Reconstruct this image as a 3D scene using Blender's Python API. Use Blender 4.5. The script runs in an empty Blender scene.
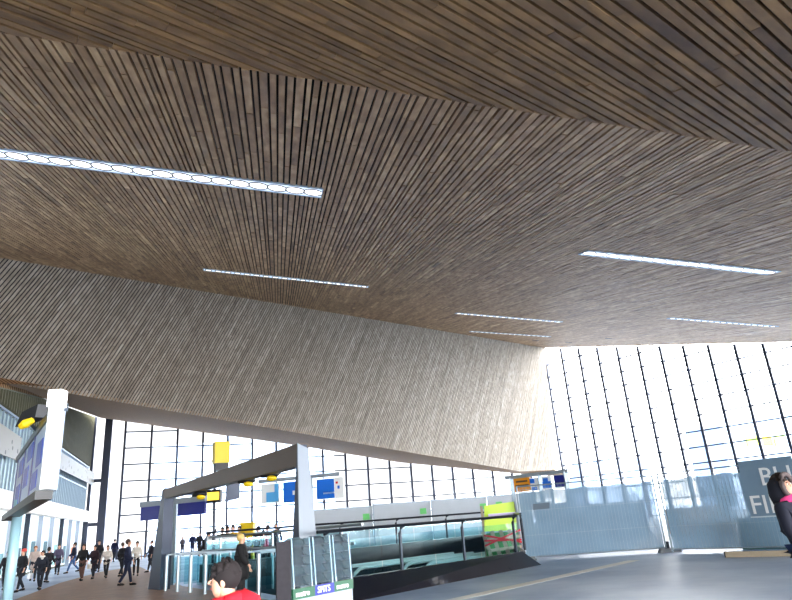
import bpy, bmesh, math, random
from math import pi, sin, cos, radians
from mathutils import Vector as V, Matrix, Quaternion
random.seed(7)
S = bpy.context.scene; COL = S.collection

# ---------------------------------------------------------------- camera
F = 625.0; P = math.atan(221/625); RL = -radians(4.4)
R = Matrix.Rotation(pi/2+P, 3, 'X') @ Matrix.Rotation(RL, 3, 'Z')
EYE = V((0, 0, 1.6))
cd = bpy.data.cameras.new('camera'); cam = bpy.data.objects.new('camera', cd); COL.objects.link(cam)
cam.matrix_world = Matrix.Translation(EYE) @ R.to_4x4()
cd.sensor_width = 36; cd.lens = F/792*36; cd.clip_end = 1000
S.camera = cam
def ray(x, y): return R @ V(((x-396)/F, -(y-300)/F, -1))
def at(x, y, Y): d = ray(x, y); return EYE + d*(Y/d.y)
def G(x, y, z=0.0): d = ray(x, y); return EYE + d*((z-1.6)/d.z)
def onpl(x, y, A, n): d = ray(x, y); return EYE + d*(n.dot(A-EYE)/n.dot(d))

# ---------------------------------------------------------------- materials
def lin(c):
    return tuple(((v/255)/12.92 if v/255 <= .04045 else ((v/255+.055)/1.055)**2.4) for v in c)+(1,)
def mat(name, rgb, rough=.6, metal=0, noise=0, nscale=8, emit=None, es=0, coat=0):
    m = bpy.data.materials.new(name); m.use_nodes = True; nt = m.node_tree; b = nt.nodes['Principled BSDF']
    b.inputs['Base Color'].default_value = lin(rgb); b.inputs['Roughness'].default_value = rough; b.inputs['Metallic'].default_value = metal
    if noise:
        t = nt.nodes.new('ShaderNodeTexCoord'); n = nt.nodes.new('ShaderNodeTexNoise'); n.inputs['Scale'].default_value = nscale; n.inputs['Detail'].default_value = 4
        mx = nt.nodes.new('ShaderNodeMix'); mx.data_type = 'RGBA'
        c = lin(rgb); mx.inputs['A'].default_value = tuple(v*(1-noise) for v in c[:3])+(1,); mx.inputs['B'].default_value = tuple(min(1, v*(1+noise)) for v in c[:3])+(1,)
        nt.links.new(t.outputs['Object'], n.inputs['Vector']); nt.links.new(n.outputs['Fac'], mx.inputs['Factor']); nt.links.new(mx.outputs['Result'], b.inputs['Base Color'])
    if emit: b.inputs['Emission Color'].default_value = lin(emit); b.inputs['Emission Strength'].default_value = es
    if coat: b.inputs['Coat Weight'].default_value = coat
    return m
def wood(name, dark, mid, light, rough=.62, streak=3.0):
    """board colour from a per-board attribute, blotched along the grain"""
    m = bpy.data.materials.new(name); m.use_nodes = True; nt = m.node_tree; L = nt.links; b = nt.nodes['Principled BSDF']; b.inputs['Roughness'].default_value = rough
    a = nt.nodes.new('ShaderNodeAttribute'); a.attribute_name = 'tone'
    uv = nt.nodes.new('ShaderNodeAttribute'); uv.attribute_name = 'grain'
    n = nt.nodes.new('ShaderNodeTexNoise'); n.inputs['Scale'].default_value = streak; n.inputs['Detail'].default_value = 3
    L.new(uv.outputs['Vector'], n.inputs['Vector'])
    ad = nt.nodes.new('ShaderNodeMath'); ad.operation = 'MULTIPLY_ADD'; ad.inputs[1].default_value = .8; ad.inputs[2].default_value = -.4
    L.new(n.outputs['Fac'], ad.inputs[0])
    su = nt.nodes.new('ShaderNodeMath'); su.operation = 'ADD'; L.new(ad.outputs[0], su.inputs[0]); L.new(a.outputs['Fac'], su.inputs[1])
    r = nt.nodes.new('ShaderNodeValToRGB'); e = r.color_ramp.elements
    e[0].position = .1; e[0].color = lin(dark); e[1].position = .9; e[1].color = lin(light); k = e.new(.5); k.color = lin(mid)
    L.new(su.outputs[0], r.inputs['Fac']); L.new(r.outputs['Color'], b.inputs['Base Color'])
    return m
def glassmat(name, tint, gloss=.07, rough=.02):
    m = bpy.data.materials.new(name); m.use_nodes = True; nt = m.node_tree; nt.nodes.clear(); L = nt.links
    o = nt.nodes.new('ShaderNodeOutputMaterial'); t = nt.nodes.new('ShaderNodeBsdfTransparent'); g = nt.nodes.new('ShaderNodeBsdfGlossy'); x = nt.nodes.new('ShaderNodeMixShader')
    t.inputs['Color'].default_value = tint; g.inputs['Roughness'].default_value = rough; x.inputs[0].default_value = gloss
    L.new(t.outputs[0], x.inputs[1]); L.new(g.outputs[0], x.inputs[2]); L.new(x.outputs[0], o.inputs[0]); return m
def meshfabric(name, rgb, op):
    m = bpy.data.materials.new(name); m.use_nodes = True; nt = m.node_tree; nt.nodes.clear(); L = nt.links
    o = nt.nodes.new('ShaderNodeOutputMaterial'); t = nt.nodes.new('ShaderNodeBsdfTransparent'); d = nt.nodes.new('ShaderNodeBsdfDiffuse'); tl = nt.nodes.new('ShaderNodeBsdfTranslucent')
    a = nt.nodes.new('ShaderNodeMixShader'); x = nt.nodes.new('ShaderNodeMixShader'); a.inputs[0].default_value = .35
    tc = nt.nodes.new('ShaderNodeTexCoord'); n = nt.nodes.new('ShaderNodeTexNoise'); n.inputs['Scale'].default_value = 1.2; n.inputs['Detail'].default_value = 3
    mr = nt.nodes.new('ShaderNodeMapRange'); mr.inputs['From Min'].default_value = .3; mr.inputs['From Max'].default_value = .7
    mr.inputs['To Min'].default_value = op-.1; mr.inputs['To Max'].default_value = op+.06
    L.new(tc.outputs['Object'], n.inputs['Vector']); L.new(n.outputs['Fac'], mr.inputs['Value']); L.new(mr.outputs[0], x.inputs[0])
    d.inputs['Color'].default_value = lin(rgb); tl.inputs['Color'].default_value = lin(rgb)
    L.new(d.outputs[0], a.inputs[1]); L.new(tl.outputs[0], a.inputs[2]); L.new(t.outputs[0], x.inputs[1]); L.new(a.outputs[0], x.inputs[2]); L.new(x.outputs[0], o.inputs[0]); return m
M = dict(
    back=mat('slat_backing', (10, 9, 8), .9),
    gunmetal=mat('mullion_paint', (38, 44, 62), .45, .2),
    glass=glassmat('clear_glass', (.97, .985, 1, 1)),
    cover=glassmat('rack_cover', (.8, .9, .93, 1), .003),
    teal=glassmat('teal_glass', (.74, .91, .94, 1), .03),
    steel=mat('brushed_steel', (160, 170, 178), .3, .8),
    dsteel=mat('dark_steel', (40, 48, 58), .35, .7),
    galv=mat('galvanised', (150, 165, 178), .4, .6),
    grey=mat('portal_grey_blue', (58, 66, 84), .4, .3, .12, 3),
    lgrey=mat('portal_light_face', (150, 160, 172), .4, .2),
    lface=mat('portal_pale_side', (150, 160, 172), .4),
    brown=mat('portal_bronze_face', (84, 70, 62), .4, .2, .1, 2),
    white=mat('white_paint', (235, 238, 240), .5),
    cream=mat('cream_fascia', (225, 215, 205), .6, 0, .05, 3),
    hoard=mat('hoarding_panel', (176, 184, 192), .7, 0, .06, 1.5),
    navy=mat('navy_paint', (16, 28, 130), .35),
    blue=mat('sign_blue', (20, 110, 220), .4),
    lblue=mat('sign_light_blue', (90, 175, 235), .4),
    green=mat('rack_green', (6, 84, 56), .4),
    lime=mat('lime_panel', (190, 220, 70), .6),
    yellow=mat('yellow_paint', (240, 205, 20), .4),
    orange=mat('orange_sign', (235, 150, 20), .5, 0, .1, 6),
    black=mat('black_plastic', (18, 20, 26), .45),
    skirt=mat('black_polished_plinth', (8, 11, 26), .35, 0, .3, 2, coat=.3),
    red=mat('red_cloth', (205, 20, 40), .7),
    conc=mat('concrete_block', (120, 125, 130), .9, 0, .2, 6),
    timber=mat('bare_timber', (172, 158, 138), .8, 0, .15, 8),
    pale=mat('pale_building', (215, 222, 230), .8),
    skin=mat('skin', (214, 164, 138), .55),
    wlamp=mat('lamp_lens', (255, 255, 255), .3, emit=(255, 250, 245), es=1.6),
    housing=mat('lamp_tray', (180, 195, 215), .35, .1, emit=(215, 230, 255), es=.45),  # tray glow stands in for lamplight falling on the housing
    shop=mat('shop_light', (235, 245, 248), .4, emit=(235, 248, 255), es=.25),
)
def cloth(rgb):
    k = 'c%d_%d_%d' % rgb
    if k not in M: M[k] = mat('cloth', rgb, .85, 0, .15, 12)
    return M[k]

# ---------------------------------------------------------------- mesh helpers
def tag(o, label=None, cat=None, group=None, kind=None):
    if label: o['label'] = label
    if cat: o['category'] = cat
    if group: o['group'] = group
    if kind: o['kind'] = kind
    return o
def empty(name, loc=(0, 0, 0), rz=0):
    o = bpy.data.objects.new(name, None); COL.objects.link(o); o.location = loc; o.rotation_euler = (0, 0, rz); o.empty_display_size = .2; return o
class MB:
    def __init__(s): s.v = []; s.f = []; s.m = []
    def add(s, vs, fs, m=0):
        k = len(s.v); s.v += [V(a) for a in vs]; s.f += [tuple(i+k for i in f) for f in fs]; s.m += [m]*len(fs); return s
    def hexa(s, b, t, m=0):      # bottom quad, top quad
        return s.add(list(b)+list(t), [(3, 2, 1, 0), (4, 5, 6, 7), (0, 1, 5, 4), (1, 2, 6, 5), (2, 3, 7, 6), (3, 0, 4, 7)], m)
    def box(s, c, d, rz=0, m=0):
        c = V(c); q = Matrix.Rotation(rz, 3, 'Z'); x, y, z = (a/2 for a in d)
        b = [c+q@V((i, j, -z)) for i, j in ((-x, -y), (x, -y), (x, y), (-x, y))]
        return s.hexa(b, [p+V((0, 0, 2*z)) for p in b], m)
    def bar(s, p, q, w, h, up=(0, 0, 1), m=0):   # w sideways, h along 'up'
        p, q = V(p), V(q); d = (q-p).normalized(); u = V(up)
        sd = d.cross(u).normalized()*w/2; u = sd.cross(d).normalized()*h/2
        a = [p-sd-u, p+sd-u, p+sd+u, p-sd+u]; return s.hexa(a, [x+q-p for x in a], m)
    def slab(s, pts, off, m=0):  # polygon thickened by vector off
        n = len(pts); pts = [V(p) for p in pts]; off = V(off)
        return s.add(pts+[p+off for p in pts], [tuple(range(n))[::-1], tuple(range(n, 2*n))]+[(i, (i+1) % n, n+(i+1) % n, n+i) for i in range(n)], m)
    def tube(s, pts, r, n=8, m=0):
        pts = [V(p) for p in pts]; rs = r if isinstance(r, (list, tuple)) else [r]*len(pts); vs = []
        for i, p in enumerate(pts):
            d = (pts[min(i+1, len(pts)-1)]-pts[max(i-1, 0)]).normalized(); a = V((0, 0, 1)) if abs(d.z) < .9 else V((1, 0, 0))
            u = d.cross(a).normalized(); w = d.cross(u)
            vs += [p+(u*cos(2*pi*k/n)+w*sin(2*pi*k/n))*rs[i] for k in range(n)]
        fs = [(i*n+k, i*n+(k+1) % n, (i+1)*n+(k+1) % n, (i+1)*n+k) for i in range(len(pts)-1) for k in range(n)]
        fs += [tuple(range(n))[::-1], tuple(range((len(pts)-1)*n, len(pts)*n))]
        return s.add(vs, fs, m)
    def ball(s, c, r, n=10, m=0, sc=(1, 1, 1)):
        c = V(c); vs = []; fs = []
        for i in range(1, n):
            for k in range(n): vs.append(c+V((sin(pi*i/n)*cos(2*pi*k/n)*sc[0], sin(pi*i/n)*sin(2*pi*k/n)*sc[1], cos(pi*i/n)*sc[2]))*r)
        for i in range(n-2):
            for k in range(n): fs.append((i*n+k, (i+1)*n+k, (i+1)*n+(k+1) % n, i*n+(k+1) % n))
        t = len(vs); vs += [c+V((0, 0, r*sc[2])), c-V((0, 0, r*sc[2]))]
        for k in range(n): fs += [(t, k, (k+1) % n), (t+1, (n-2)*n+(k+1) % n, (n-2)*n+k)]
        return s.add(vs, fs, m)
    def build(s, name, mats, parent=None, base=None, smooth=False):
        if not isinstance(mats, (list, tuple)): mats = [mats]
        b = V(base) if base is not None else V((0, 0, 0))
        me = bpy.data.meshes.new(name); me.from_pydata([v-b for v in s.v], [], s.f)
        for m in mats: me.materials.append(m)
        me.polygons.foreach_set('material_index', s.m)
        if smooth: me.polygons.foreach_set('use_smooth', [True]*len(s.f))
        me.update(); bm = bmesh.new(); bm.from_mesh(me); bmesh.ops.recalc_face_normals(bm, faces=bm.faces); bm.to_mesh(me); bm.free()
        o = bpy.data.objects.new(name, me); COL.objects.link(o)
        if parent: o.parent = parent
        elif base is not None: o.location = b
        return o
def struct(name, mb, m, parent=None):
    o = mb.build(name, m, parent); 
    if not parent: o['kind'] = 'structure'
    return o
class Thing:
    """an Empty at the base, parts given in world coordinates"""
    def __init__(s, name, loc, label, cat, group=None):
        s.loc = V(loc); s.o = tag(empty(name, loc), label, cat, group)
    def part(s, name, mb, m, parent=None, smooth=False, label=None):
        o = mb.build(name, m, parent or s.o, base=s.loc, smooth=smooth)
        if label: o['label'] = label
        return o
def text_mesh(body, size, O, U, W, depth=.004):
    """lettering as a mesh: O lower left, U unit right, W unit up"""
    c = bpy.data.curves.new('lettering', 'FONT'); c.body = body; c.size = size; c.extrude = depth; c.offset = .004*size; c.resolution_u = 3
    o = bpy.data.objects.new('lettering', c); COL.objects.link(o); bpy.context.view_layer.update()
    me = bpy.data.meshes.new_from_object(o.evaluated_get(bpy.context.evaluated_depsgraph_get())); bpy.data.objects.remove(o)
    mb = MB(); N = U.cross(W)
    mb.add([V(O)+U*v.co.x+W*v.co.y+N*v.co.z for v in me.vertices], [tuple(p.vertices) for p in me.polygons]); return mb

# ---------------------------------------------------------------- slatted timber planes
def clip(poly, a, nrm):
    out = []
    for i in range(len(poly)):
        p, q = poly[i], poly[(i+1) % len(poly)]; dp, dq = (p-a).dot(nrm), (q-a).dot(nrm)
        if dp >= 0: out.append(p)
        if (dp >= 0) != (dq >= 0): out.append(p+(q-p)*(dp/(dp-dq)))
    return out
def slats(name, poly, n, d, widths, gap, thick, mboard, kind='structure', lens=(1.2, 4.2), dev=.13):
    """poly: corners on the plane; n: normal on the room side; d: board direction"""
    n = n.normalized(); poly = [p-n*(thick if name == 'ceiling' else 0) for p in poly]; O = poly[0]; e1 = d.normalized(); e0 = e1.cross(n).normalized()
    q = [V(((p-O).dot(e0), (p-O).dot(e1))) for p in poly]
    ar = sum(q[i].x*q[(i+1) % len(q)].y-q[(i+1) % len(q)].x*q[i].y for i in range(len(q)))
    if ar < 0: q = q[::-1]
    x0, x1 = min(p.x for p in q), max(p.x for p in q)
    verts = []; faces = []; tone = []; grain = []; mi = []
    k = len(q); verts += [O+e0*p.x+e1*p.y for p in q]; faces.append(tuple(range(k))); tone.append(0); mi.append(0); grain += [(0, 0, 0)]*k
    x = x0
    while x < x1:
        w = random.choice(widths)*random.uniform(.93, 1.07); st = q
        for a, nn in ((V((x, 0)), V((1, 0))), (V((x+w-gap, 0)), V((-1, 0)))): st = clip(st, a, nn) if st else st
        if len(st) >= 3:
            ylo, yhi = min(p.y for p in st), max(p.y for p in st); y = ylo-random.uniform(0, lens[1])
            while y < yhi:
                L = random.uniform(*lens); c = clip(clip(st, V((0, y)), V((0, 1))), V((0, y+L-.012)), V((0, -1)))
                if len(c) >= 3:
                    b = len(verts); m = len(c); t = random.gauss(.5, dev)
                    lo = [O+e0*p.x+e1*p.y for p in c]; off = n*thick*random.uniform(.85, 1.1)
                    verts += [p+n*.002 for p in lo]+[p+off for p in lo]; faces.append(tuple(range(b+m, b+2*m)))
                    faces += [(b+i, b+(i+1) % m, b+m+(i+1) % m, b+m+i) for i in range(m)]
                    tone += [t]*(m+1); mi += [1]*(m+1); r = random.uniform(0, 50)
                    grain += [((p.x)*1.2+r, p.y*.45, r) for p in c]*2
                y += L
        x += w
    me = bpy.data.meshes.new(name); me.from_pydata(verts, [], faces); me.materials.append(M['back']); me.materials.append(mboard)
    me.polygons.foreach_set('material_index', mi)
    at_ = me.attributes.new('tone', 'FLOAT', 'FACE'); at_.data.foreach_set('value', tone)
    ag = me.attributes.new('grain', 'FLOAT_VECTOR', 'POINT'); ag.data.foreach_set('vector', [c for g in grain for c in g])
    me.update(); o = bpy.data.objects.new(name, me); COL.objects.link(o); o['kind'] = kind; return o
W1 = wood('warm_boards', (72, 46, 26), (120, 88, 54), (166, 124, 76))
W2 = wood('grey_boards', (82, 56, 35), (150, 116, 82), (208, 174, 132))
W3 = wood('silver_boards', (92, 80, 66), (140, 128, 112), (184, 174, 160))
D1 = ray(278, 385).normalized(); D2 = ray(2800, 520).normalized()
N2 = D2.cross(D1).normalized()                  # up-pointing normal of the rising ceiling
A2 = at(545, 348, 86)
def on2(x, y): return EYE.xy.to_3d() if False else V((x, y, A2.z-(N2.x*(x-A2.x)+N2.y*(y-A2.y))/N2.z))
def p2(x, y): return onpl(x, y, A2, N2)
E1a, E1b, E2a = p2(0, 33), p2(792, 152), p2(0, 258)
def lerp(a, b, t): return a+(b-a)*t
dE1 = (E1b-E1a)/(E1b.x-E1a.x); dE2 = (A2-E2a)/(A2.x-E2a.x)
def e1(x): return E1a+dE1*(x-E1a.x)
def e2(x): return E2a+dE2*(x-E2a.x)
PE = p2(792, 342); dF = (PE-A2).normalized()
poly2 = [e1(-34), e1(60), on2(66, 33), A2.copy(), e2(-40)]
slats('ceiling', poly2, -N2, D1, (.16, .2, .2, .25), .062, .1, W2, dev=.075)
N1 = (E1b-E1a).cross(ray(1250, 470)).normalized()
if N1.z < 0: N1 = -N1
def on1(x, y): return V((x, y, E1a.z-(N1.x*(x-E1a.x)+N1.y*(y-E1a.y))/N1.z))
d1v = ray(1250, 470); d1v -= N1*d1v.dot(N1)
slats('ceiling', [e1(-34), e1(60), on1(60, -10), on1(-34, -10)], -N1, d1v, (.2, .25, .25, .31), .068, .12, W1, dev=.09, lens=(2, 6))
C3 = at(552, 470, 85); N3 = (A2-E2a).cross(C3-A2).normalized()
if N3.y > 0: N3 = -N3
def p3(x, y): return onpl(x, y, E2a, N3)
E3 = [p3(x, y) for x, y in ((0, 381.5), (130, 404.5), (315, 440), (420, 457), (520, 471.5), (553, 470))]
dE3 = (E3[1]-E3[0]).normalized(); low0 = E3[0]-dE3*18
D3 = V((.34, .31, .89)); D3 -= N3*D3.dot(N3)
poly3 = [e2(-40)+V((0, 0, .5)), A2+V((0, 0, .5)), E3[5], E3[4], E3[0], low0]
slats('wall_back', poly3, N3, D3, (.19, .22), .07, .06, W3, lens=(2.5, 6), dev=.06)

# soffit under the slatted wall, running back to the glazing
FL0, FL1 = V((-28.3, 70, 0)), V((20.5, 86.6, 0)); dL = (FL1-FL0).normalized(); nL = V((-dL.y, dL.x, 0))
FR1 = V((A2.x+dF.x/dF.xy.length*44, A2.y+dF.y/dF.xy.length*44, 0)); dR = (FR1-FL1).normalized(); nR = V((dR.y, -dR.x, 0))*-1
def onL(x, y): return onpl(x, y, FL0, nL)
WD = ray(190, 541.5); WD.z = 0; WD.normalize(); WN = V((WD.y, -WD.x, 0))      # WN points into the hall
W0 = FL0-dL*(2.74+3.1); W0.z = 0
def onW(x, y, off=0): return onpl(x, y, W0+WN*off, WN)
E4 = [onW(0, 387, -.9), onW(50, 400, -.9), onL(101, 418), onL(200, 432), onL(300, 446), onL(400, 462.5), onL(520, 474), FL1+V((0, 0, 5.6))]
def pxx(q): c = R.transposed() @ (q-EYE); return 396+F*c.x/-c.z
def onE3(x): return min((lerp(E3[0], E3[4], t/2000) for t in range(2001)), key=lambda q: abs(pxx(q)-x))
E3s = [E3[0]] + [onE3(x) for x in (50, 101, 200, 300, 400)] + [E3[4], E3[5]]
mb = MB()
for i in range(7):
    a, b, c, d = E3s[i], E3s[i+1], E4[i+1], E4[i]; mb.slab([a, b, c, d], (0, 0, .25))
mb.slab([low0, E3[0], E4[0], low0+(E4[0]-E3[0])], (0, 0, .25))
def plankmat(name, a, b, sc):
    m = bpy.data.materials.new(name); m.use_nodes = True; nt = m.node_tree; L = nt.links; bs = nt.nodes['Principled BSDF']; bs.inputs['Roughness'].default_value = .9; bs.inputs['Specular IOR Level'].default_value = .15
    tc = nt.nodes.new('ShaderNodeTexCoord'); w = nt.nodes.new('ShaderNodeTexWave'); w.inputs['Scale'].default_value = sc; w.inputs['Distortion'].default_value = 1.2; w.inputs['Detail Scale'].default_value = .4
    w.bands_direction = 'DIAGONAL'; mx = nt.nodes.new('ShaderNodeMix'); mx.data_type = 'RGBA'; mx.inputs['A'].default_value = lin(a); mx.inputs['B'].default_value = lin(b)
    L.new(tc.outputs['Object'], w.inputs['Vector']); L.new(w.outputs['Fac'], mx.inputs['Factor']); L.new(mx.outputs['Result'], bs.inputs['Base Color']); return m
struct('ceiling', mb, plankmat('soffit_boards', (78, 52, 32), (156, 122, 86), 1.6))

# ---------------------------------------------------------------- floor with the stairwell opening
HNL, HNR, HFR, HFL = V((-2.3, 15.6, 0)), V((3.3, 21.5, 0)), V((4.1, 33, 0)), V((-7.6, 24.6, 0))
fm = bpy.data.materials.new('hall_floor'); fm.use_nodes = True; nt = fm.node_tree; L = nt.links; bs = nt.nodes['Principled BSDF']
tc = nt.nodes.new('ShaderNodeTexCoord'); n1 = nt.nodes.new('ShaderNodeTexNoise'); n1.inputs['Scale'].default_value = .35; n1.inputs['Detail'].default_value = 8
n2 = nt.nodes.new('ShaderNodeTexNoise'); n2.inputs['Scale'].default_value = 3; n2.inputs['Detail'].default_value = 5
r1 = nt.nodes.new('ShaderNodeValToRGB'); r1.color_ramp.elements[0].position = .35; r1.color_ramp.elements[0].color = lin((146, 172, 208)); r1.color_ramp.elements[1].position = .68; r1.color_ramp.elements[1].color = lin((200, 218, 242))
L.new(tc.outputs['Object'], n1.inputs['Vector']); L.new(tc.outputs['Object'], n2.inputs['Vector']); L.new(n1.outputs['Fac'], r1.inputs['Fac']); L.new(r1.outputs['Color'], bs.inputs['Base Color'])
mr = nt.nodes.new('ShaderNodeMapRange'); mr.inputs['To Min'].default_value = .3; mr.inputs['To Max'].default_value = .6; L.new(n2.outputs['Fac'], mr.inputs['Value']); L.new(mr.outputs[0], bs.inputs['Roughness'])
mb = MB(); ring = [HNL, HNR, HFR, HFL]; out = [V((-120, -40, 0)), V((140, -40, 0)), V((140, 220, 0)), V((-120, 220, 0))]
for i in range(4): mb.add([out[i], out[(i+1) % 4], ring[(i+1) % 4], ring[i]], [(0, 1, 2, 3)])
struct('floor', mb, fm)
mb = MB().add([p+V((0, 0, -4)) for p in ring]+list(ring), [(0, 1, 2, 3), (0, 4, 5, 1), (1, 5, 6, 2), (2, 6, 7, 3), (3, 7, 4, 0)])
struct('wall_stairwell', mb, mat('stairwell_lining', (26, 58, 72), .35, 0, .2, 1))
# brown brick paving and the pale line set flush in the floor
bm_ = bpy.data.materials.new('brown_pavers'); bm_.use_nodes = True; nt = bm_.node_tree; br = nt.nodes.new('ShaderNodeTexBrick'); br.inputs['Scale'].default_value = 1.5
br.inputs['Color1'].default_value = lin((176, 140, 116)); br.inputs['Color2'].default_value = lin((150, 122, 106)); br.inputs['Mortar'].default_value = lin((120, 104, 96)); br.inputs['Mortar Size'].default_value = .012
tc = nt.nodes.new('ShaderNodeTexCoord'); nt.links.new(tc.outputs['Object'], br.inputs['Vector']); nt.links.new(br.outputs['Color'], nt.nodes['Principled BSDF'].inputs['Base Color']); nt.nodes['Principled BSDF'].inputs['Roughness'].default_value = .5
pv = [G(14, 600), G(60, 583), G(100, 572), G(138, 566), V((-8.3, 24.0, 0)), V((-2.6, 15.3, 0)), V((-1.2, 8, 0)), V((-9, 3, 0)), V((-16, 20, 0))]
struct('floor', MB().slab([p+V((0, 0, .004)) for p in pv], (0, 0, .003)), bm_)
a, b = G(400, 612), G(634, 560.5); u = (b-a).normalized(); w = V((-u.y, u.x, 0))*.19; a = a-u*6
struct('floor', MB().slab([a-w+V((0, 0, .004)), b-w+V((0, 0, .004)), b+w+V((0, 0, .004)), a+w+V((0, 0, .004))], (0, 0, .003)), mat('pale_floor_line', (238, 240, 240), .6))

# ---------------------------------------------------------------- curtain walls
def zL(P_):   # underside of the soffit or ceiling above a point of the glazing line
    return P_
def curtain(name, A, D, n_, step, zt, z_rows, thick=.24, deep=.3, dark_first=False):
    root = empty(name, A); root['kind'] = 'structure'; A = V(A)
    for k in range(n_+1):
        p = A+D*step*k; h = zt(p)
        MB().bar(p+V((0, 0, 0)), p+V((0, 0, h)), thick, deep, up=(-D.y, D.x, 0)).build('mullion', M['gunmetal'], root, base=A)
    for z in z_rows:
        run = [k for k in range(n_) if min(zt(A+D*step*k), zt(A+D*step*(k+1))) > z+.1]
        if not run: continue
        a, b = A+D*step*run[0], A+D*step*(run[-1]+1)
        MB().bar(a+V((0, 0, z)), b+V((0, 0, z)), .17, .14).build('transom', M['gunmetal'], root, base=A)
    for k in range(n_):
        a, b = A+D*step*k, A+D*step*(k+1); a = a+D*(thick/2); b = b-D*(thick/2)
        o = MB().slab([a, b, b+V((0, 0, zt(b))), a+V((0, 0, zt(a)))], V((-D.y, D.x, 0))*.03).build('pane', M['glass'], root, base=A)
    return root
def topL(p):    # height of soffit edge at this place of the left glazing
    pts = E4[2:]; 
    for a, b in zip(pts, pts[1:]):
        ta = (a-FL0).dot(dL); tb = (b-FL0).dot(dL); t = (p-FL0).dot(dL)
        if t <= tb: return a.z+(b.z-a.z)*(max(t, ta)-ta)/(tb-ta)
    return pts[-1].z
step = 2.74
startL = FL0-dL*step*1
rowsL = [0.12, 2.55]+[2.55+1.75*k for k in range(1, 9)]
curtain('window_1', startL, dL, 19, step, topL, rowsL)
def topR(p): return on2(p.x, p.y).z-.08
curtain('window_2', FL1, dR, 15, 2.8, topR, [.12+1.72*k for k in range(0, 14)], .3, .5)
# thick dark column where the glazing meets the building on the left
kb = startL-dL*1.7
mb = MB().bar(kb, kb+V((0, 0, topL(kb)+.1)), .75, .6, up=(-dL.y, dL.x, 0)); struct('trim_1', mb, M['gunmetal'])
k2 = startL-dL*3.1
mb = MB().bar(k2, k2+V((0, 0, topL(k2)+.1)), .3, .4, up=(-dL.y, dL.x, 0))
for z in (3.6, 8.0): mb.bar(k2+V((0, 0, z)), kb+V((0, 0, z)), .2, .35)
struct('trim_2', mb, M['gunmetal'])

# ---------------------------------------------------------------- building along the left side
def wl(t, z, off=0): return W0-WD*t+WN*off+V((0, 0, z))
TL = 95
def wtop(t):      # roof line of the left building follows the soffit
    pts = [((W0-q).dot(WD), q.z) for q in (onW(98, 417), onW(50, 399), onW(0, 386))]
    if t <= pts[0][0]: return pts[0][1]
    for (t0, z0), (t1, z1) in zip(pts, pts[1:]):
        if t <= t1: return z0+(z1-z0)*(t-t0)/(t1-t0)
    return pts[-1][1]
mb = MB()
for k in range(0, 95, 5): mb.slab([wl(k, 0, -.5), wl(k+5, 0, -.5), wl(k+5, wtop(k+5)+.1, -.5), wl(k, wtop(k)+.1, -.5)], -WN*.3)
struct('wall_left', mb, mat('left_wall_backing', (96, 100, 82), .8, 0, .15, .6))
root = empty('window_3', W0); root['kind'] = 'structure'
upg = mat('upper_cladding_glass', (176, 196, 196), .25, .1, .15, .5)
fas0, fas1 = 3.9, 4.9
for k in range(17):
    a, b = k*3.0, k*3.0+2.96
    MB().slab([wl(a, fas1+.02, -.35), wl(b, fas1+.02, -.35), wl(b, 9.3, -.35), wl(a, 9.3, -.35)], -WN*.04).build('pane', upg, root, base=W0)
slmat = mat('olive_fin', (92, 90, 66), .6, 0, .2, 2)
mb = MB()
for k in range(90):
    t = .3+k*.55; mb.bar(wl(t, 9.5, -.2), wl(t, max(9.7, wtop(t)-.1), -.2), .12, .3, up=WN)
mb.build('fin', slmat, root, base=W0)['kind'] = 'stuff'
mb = MB()
for k in range(60): mb.bar(wl(.3+k*.8, fas1, -.3), wl(.3+k*.8, 9.3, -.3), .06, .12, up=WN)
mb.build('glazing_bar', M['galv'], root, base=W0)['kind'] = 'stuff'
for z in (7.2, 9.4): MB().bar(wl(0, z, -.25), wl(50, z, -.25), .12, .12).build('transom', M['galv'], root, base=W0)
struct('trim_3', MB().slab([wl(-1.0, fas0, .25), wl(52, fas0, .25), wl(52, fas1, .25), wl(-1.0, fas1, .25)], -WN*.8), M['cream'])
root = empty('window_4', W0); root['kind'] = 'structure'
for k in range(12):
    a, b = k*4.2+.1, k*4.2+4.1
    MB().slab([wl(a, .15, -.4), wl(b, .15, -.4), wl(b, fas0, -.4), wl(a, fas0, -.4)], -WN*.05).build('pane', M['shop'], root, base=W0)
    MB().box(wl(a-.1, fas0/2, -.2), (.22, .3, fas0), math.atan2(WD.y, WD.x)).build('column', M['lgrey' if k % 3 else 'dsteel'], root, base=W0)
    for j in range(2):
        c = random.choice([(150, 190, 190), (205, 190, 170), (120, 160, 170), (230, 160, 120), (90, 120, 130)])
        s0 = a+.4+j*1.9; hh = random.uniform(1.2, 2.4); MB().slab([wl(s0, .3, -.34), wl(s0+1.2, .3, -.34), wl(s0+1.2, hh, -.34), wl(s0, hh, -.34)], WN*.03).build('shop_display', cloth(c), root, base=W0)

pm = bpy.data.materials.new('banner_print'); pm.use_nodes = True; nt = pm.node_tree; vo = nt.nodes.new('ShaderNodeTexVoronoi'); vo.inputs['Scale'].default_value = 1.6
tc = nt.nodes.new('ShaderNodeTexCoord'); rr_ = nt.nodes.new('ShaderNodeValToRGB'); rr_.color_ramp.interpolation = 'CONSTANT'; rr_.color_ramp.elements[0].color = lin((66, 64, 58)); rr_.color_ramp.elements[1].position = .22; rr_.color_ramp.elements[1].color = lin((146, 141, 130))
nt.links.new(tc.outputs['Object'], vo.inputs['Vector']); nt.links.new(vo.outputs['Distance'], rr_.inputs['Fac']); nt.links.new(rr_.outputs['Color'], nt.nodes['Principled BSDF'].inputs['Base Color']); M['print'] = pm
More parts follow.
